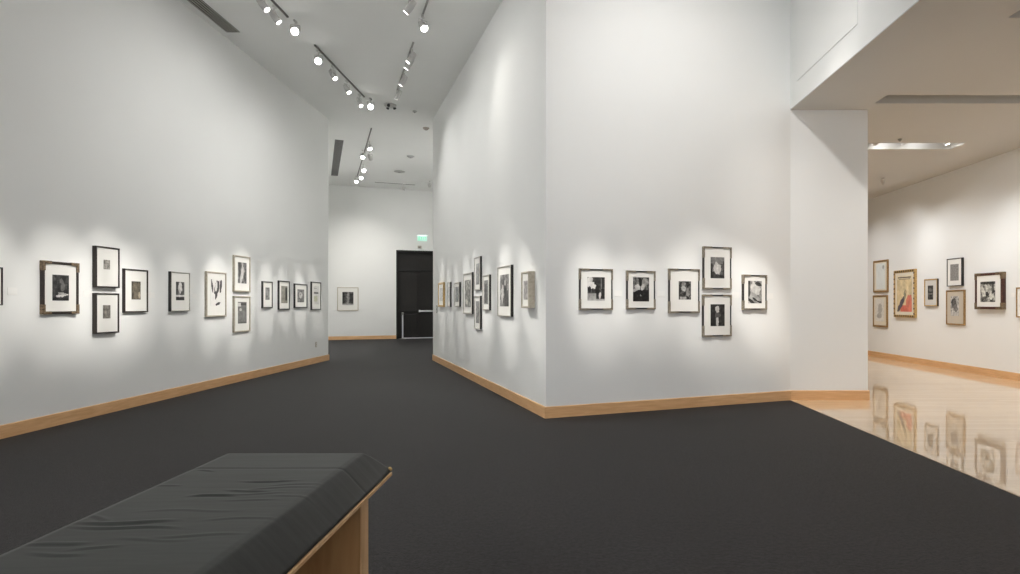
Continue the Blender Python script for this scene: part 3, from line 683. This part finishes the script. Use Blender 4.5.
rail((-5.95, 22.27), (-4.1, 21.25), 'short light rail before the dark doors', 'ceil')
head(-5.82, 22.2, Bp(2.4, .8), 'small spotlight on the short rail before the doors, farther one', 60, 70, size=.8)
head(-4.74, 21.6, Bp(4.2, .8), 'small spotlight on the short rail before the doors, beside the angled wall edge', 60, 70, size=.8)
# lamps above the camera's view that light the broad wall (rail 1.7 m in front of it)
def Rp(s, z=1.5): return tuple(on('R', s, z))
GRP[0] = 'R'
for s, t_, pw, cn in ((.0, .66, 1.25, 9.5), (.35, 1.25, .8, 9), (.7, 1.88, .8, 10), (.9, 2.39, .8, 14), (1.0, 3.05, 1.6, 9.5)):
    lamp_light(on('R', s, 5.5, 3.0), Rp(t_, 1.4), 950*pw, cn, 1., color=KEL)
GRP[0] = 'Rf'
lamp_light(on('R', .95, 5.5, 2.9), Rp(1.75, 3.2), 560, 105, 1., .06, color=(1, .985, .97))
GRP[0] = 'pier'
lamp_light((1.86, 5.95, 5.5), (4.1, 8.42, 2.2), 110, 60, 1., .05, color=(1, .96, .92))
GRP[0] = 'P'
lamp_light((1.86, 5.95, 5.5), (3.85, 8.42, 1.2), 250, 44, 1., .03, color=(1, .95, .90))
# floods across the room: from the angled-wall rail to the left wall, from the left rail to the angled wall
GRP[0] = 'Lf'
for x, yy, ty, pw in ((-2.0, 7.2, 8.2, .8), (-2.4, 9.4, 9.6, 1.2), (-2.8, 10.9, 11.6, .9)):
    lamp_light((x, yy, 5.5), (WX, ty, 2.3), 230*pw, 100, 1., .06, color=WASH)
GRP[0] = 'Wf'
for yy, s_, pw in ((8.3, 7.0, .8), (10.2, 5.0, 1.), (12.3, 2.6, 1.)):
    lamp_light((-4.1, yy, 5.5), Wp(s_, 2.7), 190*pw, 110, 1., .06, color=WASH)
GRP[0] = 'hid'
# unseen floods added to bounce light onto the ceiling, aimed at out-of-view walls
for p, q in (((-6.0, 16.6), (-7.3, 16.4)), ((-7.0, 18.8), (-8.3, 18.5)), ((-3.6, 16.5), (-1.9, 17.0)), ((-3.6, 19.5), (-1.9, 20.0)), ((-3.4, 1.5), (WX, 1.8)), ((-3.4, -1.5), (WX, -1.2)), ((-3.4, -3.6), (WX, -3.4))):
    lamp_light((p[0], p[1], 5.4), (q[0], q[1], 3.2 if p[1] > 5 else 4.4), 500 if p[1] > 5 else 850, 110, 1., .06, color=WASH)
GRP[0] = 'room'
for p in ((-3.2, 1.5), (0.6, 1.5), (-1.4, 4.2)):
    lamp_light((p[0], p[1], 5.5), (p[0], p[1]+.4, 0), 300, 120, 1., .1, color=WASH)

# side gallery lamps in their recesses
GRP[0] = 'G'
def gh(x, y_, tgt, label, power, cone=60): return head(x, y_, tgt, label, power, cone, z=LOW+.30, drop=.24, group='gallery recess spotlights', size=.85, color=(.97, .985, 1))
for i, (a, b) in enumerate(((10.38, 'lit recess of the low ceiling'),)):
    t = rail((4.4, a), (6.7, a), 'light rail inside the ' + b, 'rail_light', LOW+.30)
def Gp(y_, z=1.6): return (GX, y_, z)
gh(5.38, 10.36, Gp(11.9, .9), 'bright recessed spotlight showing just beside the pier edge', 180, 80)
gh(5.86, 10.36, Gp(10.9, .9), 'recessed spotlight in the middle of the lit recess', 85, 80)
gh(6.60, 10.36, Gp(10.0, .9), 'recessed spotlight at the dim end of the lit recess', 90, 90)
head(6.86, 12.9, Gp(13.8, .9), 'tiny lone spotlight on the low ceiling beyond the lit recess', 45, 110, 1., z=LOW, drop=.13, size=.55, group='gallery recess spotlights', color=(.97, .985, 1), snoot=1)
for x in (5.55, 6.1):  # added spill lights that brighten the recess's far face
    lamp_light((x, 10.26, 4.14), (x+.25, 10.55, 4.18), 5, 150, 1., .03, color=(.97, .985, 1))
for yy, ty, pw in ((7.96, 10.3, 120), (7.96, 8.0, 120), (12.78, 12.2, 130), (12.9, 14.6, 110), (5.53, 5.3, 100), (3.1, 3.1, 80)):
    lamp_light((6.5, yy, 4.12 if yy < 9 else 4.0), Gp(ty, .9), pw, 95, 1., .05, color=(.97, .985, 1))
lamp_light((6.3, 15.2, 4.0), Gp(15.0, .9), 120, 95, 1., .05, color=(.98, .985, 1))

GRP[0] = 'Gd'  # unseen downlights added to brighten the wood floor
for x, yy in ((6.4, 5.55), (5.2, 7.96), (6.6, 7.96), (5.6, 12.78), (6.2, 15.2)):
    lamp_light((x, yy, 4.1 if yy < 9 else 4.0), (x, yy+.2, 0), 110, 110, 1., .05, color=(1, .97, .93))

# ------------------------------------------------------------------ bench
bx0, bx1, by0, by1 = -1.343, -.794, .55, 2.422    # flat top of the cushion
zt, zb, E_, K = .744, .653, .084, .67
bench = thing('display_table', 'wooden display table under a wrinkled dark grey cover with sloping sides', 'table', (-1.069, 1.48, 0))
ox, oy = -1.069, 1.48
wr = [  # x, y, length, width, height, angle: creases in the cover
    (-1.47, 3.03, .13, .008, .007, .02), (-1.50, 2.88, .10, .010, .006, -.06), (-1.36, 2.92, .16, .010, .003, .12), (-1.32, 2.97, .12, .008, .003, .18),
    (-1.62, 2.80, .10, .012, .008, .08), (-1.45, 2.83, .14, .007, .004, .05), (-1.42, 2.74, .12, .008, .003, -.05), (-1.25, 2.80, .1, .008, .003, .1),
    (-1.90, 3.22, .05, .008, .005, -.15), (-1.93, 2.95, .06, .008, .004, .1),
    (-1.78, 2.46, .17, .012, .009, .05), (-1.74, 2.40, .20, .009, .007, -.03), (-1.92, 2.50, .07, .010, .006, -.4), (-1.87, 2.24, .10, .010, .008, .15), (-1.80, 2.15, .10, .010, .005, -.1),
    (-1.70, 2.20, .08, .009, .004, .1), (-1.55, 2.28, .14, .009, .003, 0), (-1.40, 2.32, .16, .009, .003, .06), (-1.33, 2.5, .14, .008, .003, .1), (-1.6, 2.6, .2, .009, .0025, .03)]
bm = bmesh.new(); NX, NY = 150, 300
gx = []
# cross-section parameter: outer skirt, slope, top, slope
def surf(px, py):
    """height of the cushion above outer rim at plan point"""
    dx = max(bx0-px, px-bx1, 0); dy = max(by0-py, py-by1, 0); e = max(dx, dy)/E_
    h = zt - (zt-zb)*min(1, e)
    r = .10
    if e < r: h -= 0
    # softened ridge
    inn = min(px-bx0, bx1-px, py-by0, by1-py)
    if abs(inn) < .02: h -= .004*(1-abs(inn)/.02)
    k = 0; qx, qy = px/K, py/K
    for x, y_, ln, wd, ht, an in wr:
        ddx, ddy = qx-x, qy-y_; a = math.cos(an)*ddx+math.sin(an)*ddy; b = -math.sin(an)*ddx+math.cos(an)*ddy
        b += .012*math.sin(a*14+x*20)
        if abs(a) < ln*1.6 and abs(b) < wd*4:
            k += ht*math.exp(-(a/ln)**4)*(math.exp(-(b/wd)**2) - .5*math.exp(-((b+wd*1.6)/wd)**2))
    k += .0007*noise.noise(Vector((qx*3, qy*16, 1.3))) + .0015*noise.noise(Vector((qx*1.5, qy*4, 4.1)))
    if inn < 0: k += .0015*noise.noise(Vector((qx*9, qy*9, 8.3))) + .0015*noise.noise(Vector((qx*3+qy*5, qy*24, 2.)))
    sy = abs(qy - 3.265)
    if sy < .012: k -= .006*(1-sy/.012)
    return h + k*K*.75
X0, X1, Y0, Y1 = bx0-E_, bx1+E_, by0-E_, by1+E_
xs = [X0 + (X1-X0)*i/NX for i in range(NX+1)]; ys = [Y0 + (Y1-Y0)*j/NY for j in range(NY+1)]
g = [[bm.verts.new((x-ox, y_-oy, surf(x, y_))) for x in xs] for y_ in ys]
for j in range(NY):
    for i in range(NX): bm.faces.new((g[j][i], g[j][i+1], g[j+1][i+1], g[j+1][i]))
# underside lip
rim = [g[0][i] for i in range(NX+1)] + [g[j][NX] for j in range(1, NY+1)] + [g[NY][i] for i in range(NX-1, -1, -1)] + [g[j][0] for j in range(NY-1, 0, -1)]
low = [bm.verts.new((v.co.x*.995, v.co.y*.998, zb-.010)) for v in rim]
n = len(rim)
for i in range(n): bm.faces.new((rim[(i+1) % n], rim[i], low[i], low[(i+1) % n]))
link('cushion', bm, M['leather'], bench, smooth=True)
bm = bmesh.new(); box(bm, X0-ox-.004, X1-ox+.004, Y0-oy-.004, Y1-oy+.004, zb-.026, zb-.012); bevel(bm, .003, 2); link('seat_board', bm, M['edgewood'], bench)
for ya in (2.204, .60):
    bm = bmesh.new(); box(bm, -1.40-ox, -.737-ox, ya-oy, ya+.08-oy, 0, zb-.030); bevel(bm, .003, 1); ep = link('end_panel', bm, M['benchwood'], bench)
    for x0, x1 in ((-.7375, -.7335), (-1.4035, -1.3995)):  # paler strips: light on the panel edges, put into the wood colour
        bm = bmesh.new(); box(bm, x0-ox, x1-ox, ya-oy, ya+.08-oy, 0, zb-.030); link('lit_edge', bm, M['edgewood'], ep)
bm = bmesh.new(); box(bm, -.03, .03, .68-oy, 2.204-oy, .12, zb-.03); link('stretcher', bm, M['benchwood'], bench)
bm = bmesh.new(); lathe(bm, [(0, 0), (.008, 0), (.009, .006), (.005, .01), (0, .011)], (X1-ox-.004, Y1-oy-.01, zb+.002), (.7, .2, .7)); link('corner_stud', bm, M['brass'], bench, smooth=True)

# ------------------------------------------------------------------ camera, world, view
f = 603.
cam = bpy.data.cameras.new('camera'); co = bpy.data.objects.new('camera', cam); C.objects.link(co); sc.camera = co
cam.sensor_fit = 'HORIZONTAL'; cam.sensor_width = 36; cam.lens = f/1020*36
co.location = (0, 0, 1.34); co.rotation_euler = (PI/2, 0, 0)
cam.shift_x = -(562-510)/1020; cam.shift_y = (304-287)/1020
cam.clip_start = .05; cam.clip_end = 100
w = bpy.data.worlds.new('world'); sc.world = w; w.use_nodes = True
w.node_tree.nodes['Background'].inputs[0].default_value = (.9, .93, 1, 1); w.node_tree.nodes['Background'].inputs[1].default_value = WORLD_FILL*MUL['fill']
sc.view_settings.view_transform = 'Standard'; sc.view_settings.look = 'None'; sc.view_settings.gamma = 1
sc.view_settings.use_curve_mapping = False
sc.view_settings.exposure = 0.
sc.cycles.max_bounces = 8; sc.cycles.diffuse_bounces = 6; sc.cycles.glossy_bounces = 4
sc.cycles.sample_clamp_indirect = 6.; sc.cycles.use_denoising = True
